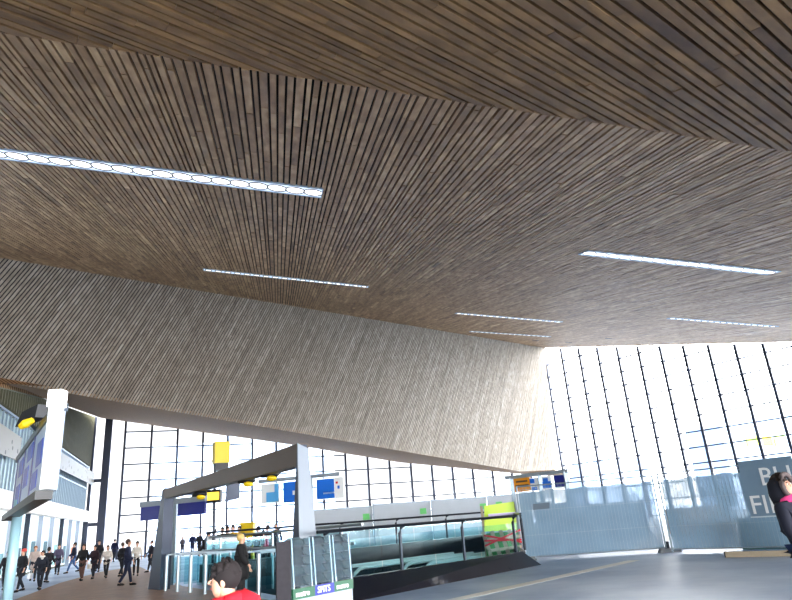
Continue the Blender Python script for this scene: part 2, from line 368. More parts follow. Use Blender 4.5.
# posters on the left building
def poster(q, seed, label, cat='poster'):
    random.seed(seed); pts = [onW(*p, .3) for p in q]; c = pts[3]
    T = Thing('printed_banner', c, label, cat)
    T.part('board', MB().slab(pts, WN*.06), M['print'])
poster([(57, 450), (100, 477), (100, 489), (57, 468)], 3, 'long pale printed banner on the left building, right of the white sign column')
poster([(-14, 414), (21, 438), (18, 461), (-14, 449)], 5, 'pale printed banner at the far left edge, behind the slanted blue and white sign board')
random.seed(11)

# ---------------------------------------------------------------- ceiling light strips
LG = 'recessed light strips in the slatted ceiling'
def strip(x0, y0, x1, y1, wid, nl, label):
    a, b = p2(x0, y0), p2(x1, y1); u = D2.copy(); L_ = (b-a).length; u = (b-a)/L_; wv = (D1-N2*D1.dot(N2)).normalized()*wid
    dn = -N2; c = (a+b)/2
    T = Thing('ceiling_light', c, label, 'ceiling light', LG)
    o0 = dn*-.02; o1 = dn*.02
    T.part('tray', MB().slab([a+o0, b+o0, b+wv+o0, a+wv+o0], o1-o0), M['housing'])
    mb = MB()
    for p, q in ((a, b), (a+wv, b+wv), (a, a+wv), (b, b+wv)): mb.bar(p+dn*.015, q+dn*.015, .03, .07, up=dn)
    T.part('rim', mb, M['galv'])
    for k in range(nl):
        p = a+u*(L_*(k+.5)/nl)+wv*.5+dn*.02; v = dn; s1 = u*wid*.30; s2 = wv.normalized()*wid*.30
        lens = MB().slab([p+s1*cos(t*pi/6)+s2*sin(t*pi/6) for t in range(12)], dn*.012)
        T.part('lamp', lens, M['wlamp'])
        rg = MB().tube([p+dn*.012+(s1*cos(t*pi/8)+s2*sin(t*pi/8))*1.12 for t in range(17)], .024, 5)
        T.part('lamp_ring', rg, M['dsteel'])
    return T
strip(-70, 139.5, 323, 188.5, 1.05, 19, 'longest white light strip, at upper left, with round lamps in a row')
strip(203, 268.5, 369, 286, .6, 18, 'thin bright light strip low on the left, just above the slatted back wall')
strip(588, 250, 781, 271, .95, 17, 'broad white light strip on the right side of the slatted ceiling')
strip(457, 312.5, 563, 321.5, .7, 17, 'upper of the two short light strips stacked left of the tall glazing corner')
strip(471, 331, 551, 336.3, .7, 17, 'lower of the two short light strips, nearest the top of the back wall corner')
strip(672, 317.5, 779, 326, .7, 17, 'faint light strip at far right close above the glazed front')
for x, y in ((609, 338), (569, 342), (536, 340)):
    a = p2(x-3, y); b = p2(x+3, y+.4); w = D1*.3
    tag(MB().slab([a+N2*.01, b+N2*.01, b+w+N2*.01, a+w+N2*.01], -N2*.05).build('ceiling_vent', M['black']), 'small dark slot vent in the ceiling near the glazing corner', 'vent', 'small ceiling vents')

# ---------------------------------------------------------------- metro entrance portal
PL = G(156, 590); PR = V((-2.75, 15.9, 0))
topl = at(168, 490, PL.y).z
top_r = at(303, 443, PR.y).z
pu = (PR-PL).normalized(); pn = V((-pu.y, pu.x, 0))
if pn.y > 0: pn = -pn
T = Thing('portal_frame', PL, 'big slanted grey metal portal frame over the metro stairs', 'portal')
dep = 0.35; U = lambda z: V((0, 0, z))
l0, l1 = PL-pu*.8, PL+pu*.35; lt0, lt1 = PL+pu*.12, PL+pu*.34
T.part('left_leg', MB().hexa([l0, l1, l1-pn*dep, l0-pn*dep], [lt0+U(topl), lt1+U(topl+.06), lt1-pn*dep+U(topl+.06), lt0-pn*dep+U(topl)]), M['grey'])
bl, br_ = lt0+U(topl-.30), PR-pu*.06+U(top_r-.55)
T.part('beam', MB().slab([bl+U(.3), bl+pu*.25, br_, PR+U(top_r)], -pn*dep), M['brown'])
r0 = PR-pu*.48
T.part('right_leg', MB().hexa([r0, PR, PR-pn*.5, r0-pn*.5], [PR-pu*.06+U(top_r-.5), PR+U(top_r-.03), PR-pn*.28+U(top_r-.03), PR-pu*.06-pn*.28+U(top_r-.5)]), M['grey'])
f2 = PR+pu*.035
T.part('right_face', MB().hexa([PR, f2, f2-pn*.58, PR-pn*.58], [PR+U(top_r), f2+U(top_r), f2-pn*.30+U(top_r-.12), PR-pn*.30+U(top_r-.12)]), M['lface'], label='light grey outer side of the leg')

# ticket gates between the legs
GG = 'steel ticket gates under the portal'
gl = [lerp(PL+pu*.9, PR-pu*.6, t) for t in (0, .13, .26, .4, .66, .82, .97)]
where = ['nearest the left leg of the portal', 'second from the left leg of the portal', 'third from the left leg', 'left of the person in the black coat', 'right of the person in the black coat', 'second from the portal\'s right leg', 'by the portal\'s right leg']
for i, g in enumerate(gl):
    back = -pn*1.3
    T = Thing('ticket_gate', g, 'steel tube ticket gate under the portal, '+where[i], 'ticket gate', GG)
    T.part('front_post', MB().tube([g, g+V((0, 0, 1.08))], .055, 10), M['steel'])
    T.part('rear_post', MB().tube([g+back, g+back+V((0, 0, 1.08))], .05, 10), M['steel'])
    T.part('top_rail', MB().bar(g+V((0, 0, 1.1)), g+back+V((0, 0, 1.1)), .16, .05), M['steel'])
    q = g-pn*.2+V((0, 0, .2)); q2 = g-pn*1.1+V((0, 0, .2))
    T.part('glass_wing', MB().slab([q, q2, q2+V((0, 0, .8)), q+V((0, 0, .8))], pu*.015), M['teal'])
T = Thing('guard_rail', PL, 'long double steel rail running across the portal opening behind the gates', 'rail')
for z, off in ((1.12, 1.35), (1.55, 1.6)):
    T.part('rail', MB().tube([PL+pu*.6-pn*off+V((0, 0, z)), PR+pu*.4-pn*off+V((0, 0, z+.05))], .035, 8), M['steel'])
for t in (.1, .5, .9): 
    p = lerp(PL+pu*.6, PR+pu*.4, t)-pn*1.6; T.part('post', MB().tube([p, p+V((0, 0, 1.55))], .03, 8), M['steel'])

# ---------------------------------------------------------------- stairwell enclosure
T = Thing('stairwell_enclosure', HNL, 'black plinth with glass and dark handrails around the metro stairwell', 'enclosure')
nd = (HNR-HNL).normalized(); nn = V((nd.y, -nd.x, 0))
oA, oB = G(352, 606), G(529, 566); oA = HNL+nn*.9-nd*.0; oB = HNR+nn*.55+nd*.3
tA, tB = HNL+V((0, 0, .42)), HNR+V((0, 0, .42))
T.part('plinth', MB().hexa([oA, oB, HNR+V((0, 0, 0)), HNL], [tA+nn*.12, tB+nn*.12, tB, tA]), M['skirt'])
for k in range(1, 5):
    a = lerp(oA, oB, k/5)+V((0, 0, .004)); b = lerp(tA, tB, k/5)+nn*.12+V((0, 0, .004)); T.part('plinth_joint', MB().tube([a, b], .008, 4), M['dsteel'])
T.part('far_plinth', MB().hexa([HFL+V((0, 0, 0)), HFR, HFR+V((-.5, .6, 0)), HFL+V((-.5, .6, 0))], [HFL+V((0, 0, .62)), HFR+V((0, 0, .72)), HFR+V((-.5, .6, .72)), HFL+V((-.5, .6, .62))]), M['skirt'])
T.part('end_plinth', MB().hexa([HNR, HNR+V((.3, .2, 0)), HFR+V((.3, 0, 0)), HFR], [HNR+V((0, 0, .42)), HNR+V((.2, .2, .42)), HFR+V((.2, 0, .7)), HFR+V((0, 0, .7))]), M['skirt'])
def railrun(A, B, zb, zt, nposts, first=0.0, last=1.0, r=.035):
    up = V((0, 0, 1)); side = (B-A).normalized()
    T.part('handrail', MB().tube([A+up*zt, B+up*zt], r, 8), M['dsteel'])
    for k in range(nposts):
        p = lerp(A, B, first+(last-first)*k/max(1, nposts-1))
        T.part('post', MB().tube([p+up*zb, p+up*(zt-.18), p+up*(zt-.06)+side*.05, p+up*zt+side*.22], [r*1.15, r*1.15, r, r*.8], 8), M['dsteel'])
def glassrun(A, B, z0, z1, n_):
    for k in range(n_):
        a = lerp(A, B, (k+.01)/n_); b = lerp(A, B, (k+.99)/n_)
        T.part('glass_panel', MB().slab([a+V((0, 0, z0)), b+V((0, 0, z0)), b+V((0, 0, z1)), a+V((0, 0, z1))], V((.008, .012, 0))), M['teal'])
gA, gB = HNL+nn*.06, HNR+nn*.06
railrun(gA, gB, .42, 1.5, 4, .02, .97, .04); glassrun(gA, gB, .42, 1.28, 4)
railrun(HFL+V((-.2, .3, 0)), HFR+V((-.2, .3, 0)), .65, 1.72, 6, r=.04); glassrun(HFL+V((-.2, .3, 0)), HFR+V((-.2, .3, 0)), .65, 1.45, 6)
railrun(HNR+V((.2, .1, 0)), HFR+V((.2, 0, 0)), .45, 1.55, 3, .0, .98, .04)

EG = 'escalators in the stairwell'
ed = (HFR-HFL+HNR-HNL).normalized(); es = V((ed.y, -ed.x, 0))
for i in range(2):
    b = V((-3.9+i*2.3, 22.3-i*.6, -.75))+ed*1.0
    T2 = Thing('escalator', b, 'escalator with white handrail loops in the stairwell, '+('the farther one' if i == 0 else 'the nearer one'), 'escalator', EG)
    for s in (0, 1.1):
        o = b+es*s; pts = [o+ed*6+V((0, 0, 1.0)), o+ed*.9+V((0, 0, 1.0))]
        pts += [o+ed*(.9-.55*sin(t*pi/8))+V((0, 0, .45+.55*cos(t*pi/8))) for t in range(1, 8)]+[o+ed*.9+V((0, 0, -.1)), o+ed*6+V((0, 0, -.1))]
        T2.part('handrail', MB().tube(pts, .06, 8), M['white'])
        T2.part('balustrade', MB().slab([p for p in pts], es*.02), M['teal'])
    T2.part('steps', MB().slab([b+ed*.5+V((0, 0, -.1)), b+ed*6+V((0, 0, -.1)), b+ed*6+es*1.1+V((0, 0, -.1)), b+ed*.5+es*1.1+V((0, 0, -.1))], (0, 0, -.4)), M['dsteel'])
    T2.part('support', MB().box(b+ed*3.2+es*.55+V((0, 0, -1.7)), (1, 4, 2.4), math.atan2(ed.y, ed.x)-pi/2), M['dsteel'])

# ---------------------------------------------------------------- newspaper rack
zs = .86; ra, rb = G(292, 589.5, zs), G(352, 578.6, zs); ra.z = rb.z = 0; ru = (rb-ra); RW = ru.length; ru.normalize(); rn = V((ru.y, -ru.x, 0))
T = Thing('newspaper_rack', ra, 'clear three-bay newspaper rack with green and blue brand strip beside the metro stairs', 'newspaper rack')
rp = lambda u, d, z: ra+ru*u*RW-rn*d+V((0, 0, z))
zt = at(292, 541, ra.y).z; ztr = at(348, 533.5, rb.y).z; zt = (zt+ztr)/2
T.part('cabinet', MB().slab([rp(0, 0, 0), rp(1, 0, 0), rp(1, .45, 0), rp(0, .45, 0)], (0, 0, zs-.13)), M['lgrey'])
T.part('side_panel', MB().slab([rp(-.14, .1, 0), rp(-.01, .0, 0), rp(-.01, 0, zt), rp(-.14, .1, zt-.02)], -rn*.02), mat('dark_grid_panel', (44, 42, 48), .9, 0, .3, 20))
stripz = zs-.13
for i, (a, b, m, tx, sz) in enumerate(((0, .34, 'green', 'metro', .105), (.34, .66, 'navy', 'SPITS', .115), (.66, 1, 'green', 'metro', .105))):
    s = T.part('name_strip', MB().slab([rp(a, -.02, stripz), rp(b, -.02, stripz), rp(b, -.02, zs), rp(a, -.02, zs)], -rn*.03), M[m] if m != 'navy' else mat('royal_blue', (10, 28, 140), .4))
    o = rp(a+.035, -.026, stripz+.03); T.part('lettering', text_mesh(tx, sz, o, ru, V((0, 0, 1))), M['white'], parent=s)
mag = mat('rack_newsprint', (34, 46, 54), .9, 0, .3, 9)
for i in range(3):
    a, b = i*.34+.02, i*.34+.30
    T.part('bay_back', MB().slab([rp(a, .25, zs), rp(b, .25, zs), rp(b, .12, zt), rp(a, .12, zt)], -rn*.02), mag)
    for s in (a, b): T.part('bay_divider', MB().slab([rp(s, -.01, zs), rp(s, .27, zs), rp(s, .14, zt+.01), rp(s, -.01+.04, zt+.01)], ru*.02), M['galv'])
    T.part('dark_return', MB().slab([rp(b+.015, .02, zs), rp(b+.055, .02, zs), rp(b+.055, .05, zt), rp(b+.015, .05, zt)], -rn*.02), M['dsteel'])
    for k in range(5):
        z = zs+.02+k*(zt-zs)/5; n_ = T.part('shelf', MB().slab([rp(a+.01, .02, z), rp(b-.01, .02, z), rp(b-.01, .2, z), rp(a+.01, .2, z)], (0, 0, .012)), M['dsteel'])
        z2 = z+.012; T.part('newspaper', MB().slab([rp(a+.04, .06, z2), rp(b-.04, .06, z2), rp(b-.04, .15, z2+.1), rp(a+.04, .15, z2+.1)], (0, 0, .012)), mat('newsprint', random.choice([(62, 80, 92), (30, 44, 56), (48, 66, 76)]), .9, 0, .3, 12))
T.part('cover', MB().slab([rp(0.0, -.005, zs+.01), rp(1, -.005, zs+.01), rp(1, .03, zt), rp(0.0, .03, zt)], rn*.004), M['cover'])
T.part('lock_plate', MB().box(rp(.48, -.01, zs-.27), (.08, .02, .07), math.atan2(ru.y, ru.x)), M['black'])

# ---------------------------------------------------------------- hanging and standing signage
def gantry(x0, y0, x1, y1, Y0, Y1, label, boards, posts, bw=.14, beam='lgrey'):
    a, b = at(x0, y0, Y0), at(x1, y1, Y1); b.z = a.z = (a.z+b.z)/2; u = (b-a); L_ = u.length; u.normalize(); nr = V((u.y, -u.x, 0))
    T = Thing('sign_gantry', V((a.x, a.y, 0)), label, 'sign gantry')
    T.part('beam', MB().bar(a, b, .16, bw), M[beam])
    def px2t(x):   # find the place along the beam seen at column x
        lo, hi = -.3, 1.3
        for _ in range(40):
            mid = (lo+hi)/2; c = R.transposed() @ (lerp(a, b, mid)-EYE); 
            if 396+F*c.x/-c.z < x: lo = mid
            else: hi = mid
        return lo
    for (xa, xb, dz0, dz1, mm, extra) in boards:
        ta, tb = px2t(xa), px2t(xb); pa, pb = lerp(a, b, ta), lerp(a, b, tb)
        s = T.part('sign_board', MB().slab([pa+V((0, 0, -dz1)), pb+V((0, 0, -dz1)), pb+V((0, 0, -dz0)), pa+V((0, 0, -dz0))], -nr*.1), M[mm])
        for (u0, u1, v0, v1, m2) in extra:
            f = lambda uu, vv: lerp(pa, pb, uu)+V((0, 0, -dz1+(dz1-dz0)*vv))+nr*.002
            T.part('sign_field', MB().slab([f(u0, v0), f(u1, v0), f(u1, v1), f(u0, v1)], nr*.008), M[m2], parent=s)
    for x in posts:
        p = lerp(a, b, px2t(x)); T.part('post', MB().bar(V((p.x, p.y, 0)), p, .14, .14, up=(0, 1, 0)), M['galv'])
    return T, a, b, u, nr
gantry(259, 480.5, 340, 475, 26, 25.2, 'light grey sign gantry with three blue and white station signs behind the portal', [
    (261, 279, .12, .86, 'white', [(.3, .96, .06, .55, 'lblue'), (.75, .96, .5, .95, 'lblue')]),
    (283, 302, .12, .9, 'blue', [(.5, .85, .35, .55, 'white')]),
    (316, 343, .12, .9, 'white', [(.02, .66, .04, .96, 'blue'), (.25, .66, .25, .32, 'white'), (.78, .86, .45, .6, 'blue'), (.72, .8, .7, .8, 'red')])], [311])
gantry(141, 506, 206, 497, 25.6, 24.4, 'low grey sign gantry with dark blue boards by the left leg of the portal', [
    (141, 161, .08, .6, 'navy', []), (178, 205, .08, .55, 'navy', [])], [175.5], .2)
T, a, b, u, nr = gantry(506, 480, 568, 468.5, 27, 25.2, 'grey sign gantry with orange and blue boards showing above the left mesh fence', [
    (513, 529, .02, .6, 'orange', [(.15, .85, .62, .74, 'brown'), (.1, .9, .3, .46, 'brown')]),
    (529, 538, .12, .62, 'white', [(.1, .7, .05, .3, 'blue'), (0, .5, .6, .95, 'blue')]),
    (540, 550, .1, .62, 'white', [(.0, .95, .1, .6, 'blue'), (.2, .7, .6, .85, 'blue')]),
    (552.5, 567, .1, .62, 'white', [(.06, .94, .1, .95, 'navy')])], [511, 539, 565])

# yellow information pillar behind the portal
pb = at(213, 560, 25.2); pb.z = 0; z = lambda y: at(213, y, 25.2).z
T = Thing('information_pillar', pb, 'thin black post with a yellow box on top and a lit yellow display lower down', 'information pillar')
T.part('post', MB().tube([pb, pb+V((0, 0, z(465)))], .06, 8), M['gunmetal'])
T.part('yellow_box', MB().box(pb+V((.22, 0, (z(443)+z(464))/2)), (.58, .5, z(443)-z(464)), .5), M['yellow'])
T.part('black_base', MB().box(pb+V((.22, 0, (z(464)+z(471))/2)), (.5, .42, z(464)-z(471)), .5), M['black'])
s = T.part('display', MB().box(pb+V((0, -.12, (z(490)+z(503))/2)), (.62, .22, z(490)-z(503)), -.1), M['black'])
T.part('screen', MB().box(pb+V((0, -.24, (z(490)+z(503))/2)), (.5, .02, (z(490)-z(503))*.6), -.1), mat('yellow_screen', (240, 210, 60), .4, emit=(255, 210, 70), es=.8), parent=s)
T.part('side_fin', MB().slab([pb+V((.42, -.1, z(503))), pb+V((.95, .1, z(500))), pb+V((.95, .1, z(483))), pb+V((.55, -.1, z(486)))], (0, .05, 0)), M['grey'])
# yellow and black spotlights below the portal beam
def zbeam(p): t = (p-PL).dot(pu)/(PR-PL).length; return lerp(bl.z+.0, br_.z, t)
for i, (x, y, Y, lb) in enumerate(((192.5, 497, 0, 'at the left end under the beam'), (239, 484, 0, 'in the middle under the beam'), (262, 478, 0, 'to the right under the beam'))):
    best = min((lerp(PL, PR, t/200) for t in range(201)), key=lambda q: abs((lambda c: 396+F*c.x/-c.z)(R.transposed() @ (q+V((0, 0, 3.2))-EYE))-x))
    q = best-pn*.25; zb = zbeam(best)+.06; q = V((q.x, q.y, 0)); zz = at(x, y, q.y).z
    T = Thing('spotlight', q+V((0, 0, zz)), 'small yellow and black spotlight '+lb+' of the portal', 'spotlight', 'spotlights under the portal beam')
    T.part('bracket', MB().tube([q+V((0, 0, zb)), q+V((.05, 0, zz+.08))], .02, 6), M['grey'])
    T.part('housing', MB().tube([q+V((-.26, 0, zz+.05)), q+V((-.1, 0, zz+.09)), q+V((.16, 0, zz+.08)), q+V((.2, 0, zz+.02))], [.05, .1, .1, .06], 10), M['black'], smooth=True)
    T.part('reflector', MB().ball(q+V((.04, -.03, zz-.02)), .12, 10, 0, (1.2, .8, .7)), M['yellow'], smooth=True)

# big slanted sign board on its pole at far left
sa, sb = at(46, 493.5, 9.2), at(11, 512, 14.6); zb = (sa.z+sb.z)/2; ztop = at(46, 411, 9.2).z
sa.z = sb.z = 0; su = (sa-sb).normalized(); sn = V((su.y, -su.x, 0)); SL = (sa-sb).length
pp = at(17, 520, 13.3); pp.z = 0; off = sn*(-.06)
T = Thing('sign_totem', pp, 'pale teal pole carrying a big slanted blue and white sign board at the far left', 'sign')
pole = sb+su*((pp-sb).dot(su)); 
T.part('pole', MB().tube([pp, V((pp.x, pp.y, zb+.2))], .095, 12), mat('pale_teal_paint', (150, 190, 205), .4, .2), smooth=True)
sp = lambda t, z_, o=0: sb+su*t*SL+sn*o+V((0, 0, z_))
T.part('board', MB().slab([sp(0, zb), sp(1, zb), sp(1, ztop), sp(0, ztop)], -sn*.14), mat('board_face', (178, 198, 228), .35))
T.part('top_frame', MB().bar(sp(-.02, ztop+.05, -.07), sp(1, ztop+.05, -.07), .2, .12), M['dsteel'])
T.part('under_tray', MB().bar(sp(-.03, zb-.08, .05), sp(1.04, zb-.08, .05), .22, .12), M['black'])
blue2 = mat('panel_blue', (14, 62, 190), .35)
for t0, t1, a, b in ((.04, .07, 0, 1), (.30, .34, 0, 1), (.58, .61, 0, 1), (.12, .26, .1, .45), (.15, .28, .6, .9), (.38, .5, .3, .62), (.42, .56, .7, .95), (.64, .76, .15, .4), (.7, .82, .45, .8)):
    T.part('blue_panel', MB().slab([sp(t0, lerp(zb, ztop, a), .003), sp(t1, lerp(zb, ztop, a), .003), sp(t1, lerp(zb, ztop, b), .003), sp(t0, lerp(zb, ztop, b), .003)], sn*.01), M['navy'] if a == 0 else blue2)
T.part('white_column', MB().box(sp(1.02, (zb-.0+at(52, 409, 9.2).z)/2, 0), (.15, .15, at(52, 409, 9.2).z-zb)), M['white'])
T.part('lamp_head', MB().box(sp(1.02, (at(52, 393, 9.2).z+at(52, 409, 9.2).z)/2, 0), (.19, .19, at(52, 393, 9.2).z-at(52, 409, 9.2).z)), mat('lamp_head_glow', (250, 250, 255), .4, emit=(240, 244, 255), es=1.5))
fl = at(27, 424, 10.8); tf = (V((fl.x, fl.y, 0))-sb).dot(su)/SL
fh = T.part('floodlight', MB().slab([at(15, 427, 11), at(22, 412, 11), at(38, 404, 11), at(35, 417, 11)], (.05, .25, .02)), M['black'])
T.part('floodlight_lens', MB().tube([at(20, 427, 11), at(25, 424, 11), at(33, 420, 11)], [.05, .08, .05], 10), M['yellow'], parent=fh)
T.part('bracket', MB().tube([at(27, 420, 11.1), sp(.62, ztop, -.07)], .03, 6), M['dsteel'])

# ---------------------------------------------------------------- hoarding and far things
hz = 40
def hoard(x0, x1, yt0, yt1, Y0, Y1, label, stick):
    a, b = at(x0, yt0, Y0), at(x1, yt1, Y1); h = (a.z+b.z)/2; a.z = b.z = 0
    T = Thing('hoarding_panel', a, label, 'hoarding', 'grey hoarding panels behind the stairwell')
    T.part('board', MB().slab([a, b, b+V((0, 0, h)), a+V((0, 0, h))], (0, .05, 0)), M['hoard'])
    T.part('frame', MB().bar(a+V((0, -.03, h)), b+V((0, -.03, h)), .06, .07).bar(a+V((0, -.03, 0)), a+V((0, -.03, h+.15)), .08, .08, up=(0, 1, 0)), M['galv'])
    p = lerp(a, b, stick); T.part('sticker', MB().slab([p+V((-.3, -.02, h-.75)), p+V((.35, -.02, h-.75)), p+V((.35, -.02, h-.4)), p+V((-.3, -.02, h-.4))], (0, .015, 0)), mat('green_sticker', (120, 220, 130), .6))
hoard(311, 372, 512, 505, 39, 40.5, 'leftmost grey hoarding panel, beside the portal\'s right leg', .85)
hoard(373, 430, 505, 501, 40.5, 42, 'grey hoarding panel above the middle of the stairwell', .82)
hoard(431, 486, 501, 496.5, 42, 43.5, 'grey hoarding panel right of the stairwell middle', .88)
hoard(487, 530, 496.5, 493, 43.5, 44.5, 'rightmost grey hoarding panel, next to the lime boards', .2)
a, b = at(206, 537, 28.3), at(238, 533.5, 28.3); h = (a.z+b.z)/2; a.z = b.z = 0
T = Thing('parapet', a, 'white parapet with pale glass in front of the waiting crowd', 'parapet')
T.part('panel', MB().slab([a, b, b+V((0, 0, h-.15)), a+V((0, 0, h-.15))], (0, .08, 0)), mat('pale_teal_panel', (196, 214, 216), .4))
T.part('cap', MB().bar(a+V((0, 0, h-.08)), b+V((0, 0, h-.08)), .2, .14), M['white'])
p = at(248, 548, 33.2); p.z = 0
T = Thing('yellow_ticket_machine', p, 'bright yellow machine standing among the crowd behind the portal', 'machine')
T.part('body', MB().box(p+V((0, 0, 1.0)), (.62, .6, 2.0-.0)), M['yellow'])
T.part('hood', MB().box(p+V((0, 0, 2.05)), (.72, .7, .1)), M['yellow'])
T.part('panel', MB().box(p+V((0, -.31, .8)), (.44, .02, 1.0)), M['dsteel'])
# construction corner behind the left fence: lime boards, pale steps frame, red tape
q0, q1 = at(489, 556, 22.6), at(524, 560, 23.4); q0.z = q1.z = 0
T = Thing('stair_barrier', q0, 'pale timber barrier with lime boards at the far corner of the stairwell', 'barrier')
hh = lambda x, y, Y: at(x, y, Y).z
for x in (493, 502, 511, 520):
    p = lerp(q0, q1, (x-489)/35); p.z = 0; t = V((-.45, .5, 0))
    T.part('upright', MB().bar(p, p+t*.5+V((0, 0, 1.05)), .13, .06, up=(0, -1, 0)), M['timber'])
for z_ in (.1, .45, .8):
    T.part('cross_board', MB().bar(q0+V((0, .15, z_)), q1+V((0, .15, z_+.02)), .05, .09), M['timber'])
T.part('lime_board', MB().slab([q0+V((0, .6, 1.05)), q1+V((0, .6, 1.0)), q1+V((0, .6, 1.98)), q0+V((.1, .6, 1.9))], (0, .05, 0)), M['lime'])
T.part('lilac_band', MB().slab([q0+V((.2, .57, 1.5)), q1+V((0, .57, 1.45)), q1+V((0, .57, 1.62)), q0+V((.2, .57, 1.62))], (0, .02, 0)), mat('lilac_print', (200, 190, 225), .6))
T.part('green_board', MB().slab([q0+V((0, .62, .2)), q1+V((0, .62, .2)), q1+V((0, .62, .98)), q0+V((0, .62, .98))], (0, .05, 0)), mat('grass_green', (60, 140, 70), .7))
T.part('support', MB().bar(q0+V((0, .7, 0)), q0+V((0, .7, 1.9)), .08, .08, up=(0, 1, 0)).bar(q1+V((0, .7, 0)), q1+V((0, .7, 1.9)), .08, .08, up=(0, 1, 0)), M['timber'])
T2 = Thing('barrier_tape', q0, 'red barrier tape crossing the pale timber barrier', 'tape')
for (za, zb2) in ((.95, .62), (.62, 1.02), (.78, .70)):
    T2.part('tape_strand', MB().bar(q0+V((-.1, -.05, za)), q1+V((0, -.05, zb2)), .01, .06), M['red'])

# ---------------------------------------------------------------- site fences
fab = meshfabric('fence_mesh_fabric', (124, 152, 174), .94)
def fence(A, B, h, label, tail=.0):
    u = (B-A); L_ = u.length; u.normalize(); nr = V((u.y, -u.x, 0))
    T = Thing('site_fence', A, label, 'fence', 'mesh covered site fences')
    z0 = .12
    T.part('frame', MB().tube([A+V((0, 0, .02)), A+V((0, 0, h))], .032, 8).tube([B+V((0, 0, .02)), B+V((0, 0, h))], .032, 8).tube([A+V((0, 0, h)), B+V((0, 0, h))], .022, 8).tube([A+V((0, 0, z0)), B+V((0, 0, z0))], .022, 8), M['galv'])
    mb = MB(); k = int(L_/.11)
    for i in range(1, k): p = lerp(A, B, i/k); mb.bar(p+V((0, 0, z0)), p+V((0, 0, h)), .007, .007, up=u)
    for z_ in (h*.33, h*.66, h-.12): mb.bar(A+V((0, 0, z_)), B+V((0, 0, z_)), .008, .008)
    w = T.part('wire_mesh', mb, M['galv']); w['kind'] = 'stuff'
    # fabric with slight sag and waves, tied behind the wires
    nx, nz = 48, 12; vs = []; fs = []
    for i in range(nx+1):
        for j in range(nz+1):
            s = i/nx; t = j/nz; top = h-.16-.05*abs(sin(s*pi*4)); wv = .03*sin(s*31+t*3)*t+.02*sin(s*12+t*7)
            vs.append(lerp(A, B, .01+s*.98)-nr*(.04-wv*.6)+V((0, 0, z0+(top-z0)*t)))
    for i in range(nx):
        for j in range(nz): k0 = i*(nz+1)+j; fs.append((k0, k0+nz+1, k0+nz+2, k0+1))
    T.part('mesh_sheet', MB().add(vs, fs), fab, smooth=True)
    return T, u, nr
f0, f1 = G(526, 561), G(667, 551.5); g0 = G(673, 553); g1 = G(800, 551)
g1 = g0+(g1-g0)*1.15
h1 = at(522, 489, f0.y).z; h2 = (at(659, 472.5, f1.y).z)
FH = (h1+h2)/2
fence(f0, f1, FH, 'left of the two grey-blue mesh covered site fences, next to the stairwell')
T, fu, fn = fence(g0, g1, FH, 'right of the two grey-blue mesh covered site fences, behind the person with the pink scarf')
for p, lb in ((f0, 'dark concrete fence foot at the corner of the black stairwell plinth'), ((f1+g0)/2, 'concrete fence foot where the two mesh fences meet')):
    T = Thing('concrete_block', p, lb, 'concrete block', 'concrete fence blocks')
    T.part('block', MB().hexa([p+V((x, y, 0)) for x, y in ((-.36, -.14), (.36, -.14), (.36, .14), (-.36, .14))], [p+V((x, y, .13)) for x, y in ((-.3, -.1), (.3, -.1), (.3, .1), (-.3, .1))]), M['conc'])
    T.part('clamp', MB().tube([p+V((-.02, 0, .13)), p+V((-.02, 0, .34))], .05, 8), M['dsteel'])
a, b = G(727, 557.5), G(800, 556); b = a+(b-a)*1.5
T = Thing('timber_beam', a, 'bare timber beam lying on the floor in front of the right fence', 'beam')
d = (b-a).normalized(); T.part('beam', MB().bar(a+V((0, 0, .075)), b+V((0, 0, .075)), .16, .14), M['timber'])
T.part('beam_end', MB().box(a-d*.015+V((0, 0, .08)), (.03, .17, .15), math.atan2(d.y, d.x)), M['dsteel'])
# small dark plate on the left fence
pA = f0; u1 = (f1-f0).normalized(); n1_ = V((u1.y, -u1.x, 0))
def onF(x, y, A, nr, off=.05): return onpl(x, y, A+nr*off, nr)
c = [onF(*q, f0, n1_) for q in ((533, 504), (549.5, 502.5), (549.5, 508.5), (533, 510))]
tag(MB().slab(c, n1_*.01).build('fence_plate', mat('slate_plate', (78, 96, 112), .5), base=c[0]), 'dark grey name plate fixed high on the left mesh fence', 'plate')
# banner with lettering on the right fence
bq = [onF(*q, g0, fn, .06) for q in ((737, 461), (800, 453), (800, 545), (737, 520))]
bA = bq[0].copy(); bA.z = 0; bB = g1.copy()
zt_, zb_ = bq[0].z-.02, onF(757, 517, g0, fn, .06).z
T = Thing('fence_banner', bA, 'blue-grey banner with big white letters tied to the right mesh fence', 'banner')
bE = bA+fu*((g1-bA).dot(fu)-.1); bn = fn
T.part('cloth', MB().slab([V((bA.x, bA.y, zb_)), V((bE.x, bE.y, zb_)), V((bE.x, bE.y, zt_)), V((bA.x, bA.y, zt_))], fn*.006), mat('banner_cloth', (116, 141, 163), .7, 0, .1, 2))
T.part('hem', MB().bar(V((bA.x, bA.y, zb_))+fn*.01, V((bE.x, bE.y, zb_))+fn*.01, .02, .04), mat('pale_hem', (190, 205, 215), .7))
la, lb_ = onF(761, 485.5, g0, fn, .07), onF(752, 514, g0, fn, .07)
lh = (onF(761, 467.5, g0, fn, .07).z-la.z)
T.part('lettering', text_mesh('BUS', lh/.70, la+fn*.002, fu, V((0, 0, 1))), M['white'])
lh = (onF(752, 495.5, g0, fn, .07).z-lb_.z)
T.part('lettering', text_mesh('FIL', lh/.70, lb_+fn*.002, fu, V((0, 0, 1))), M['white'])
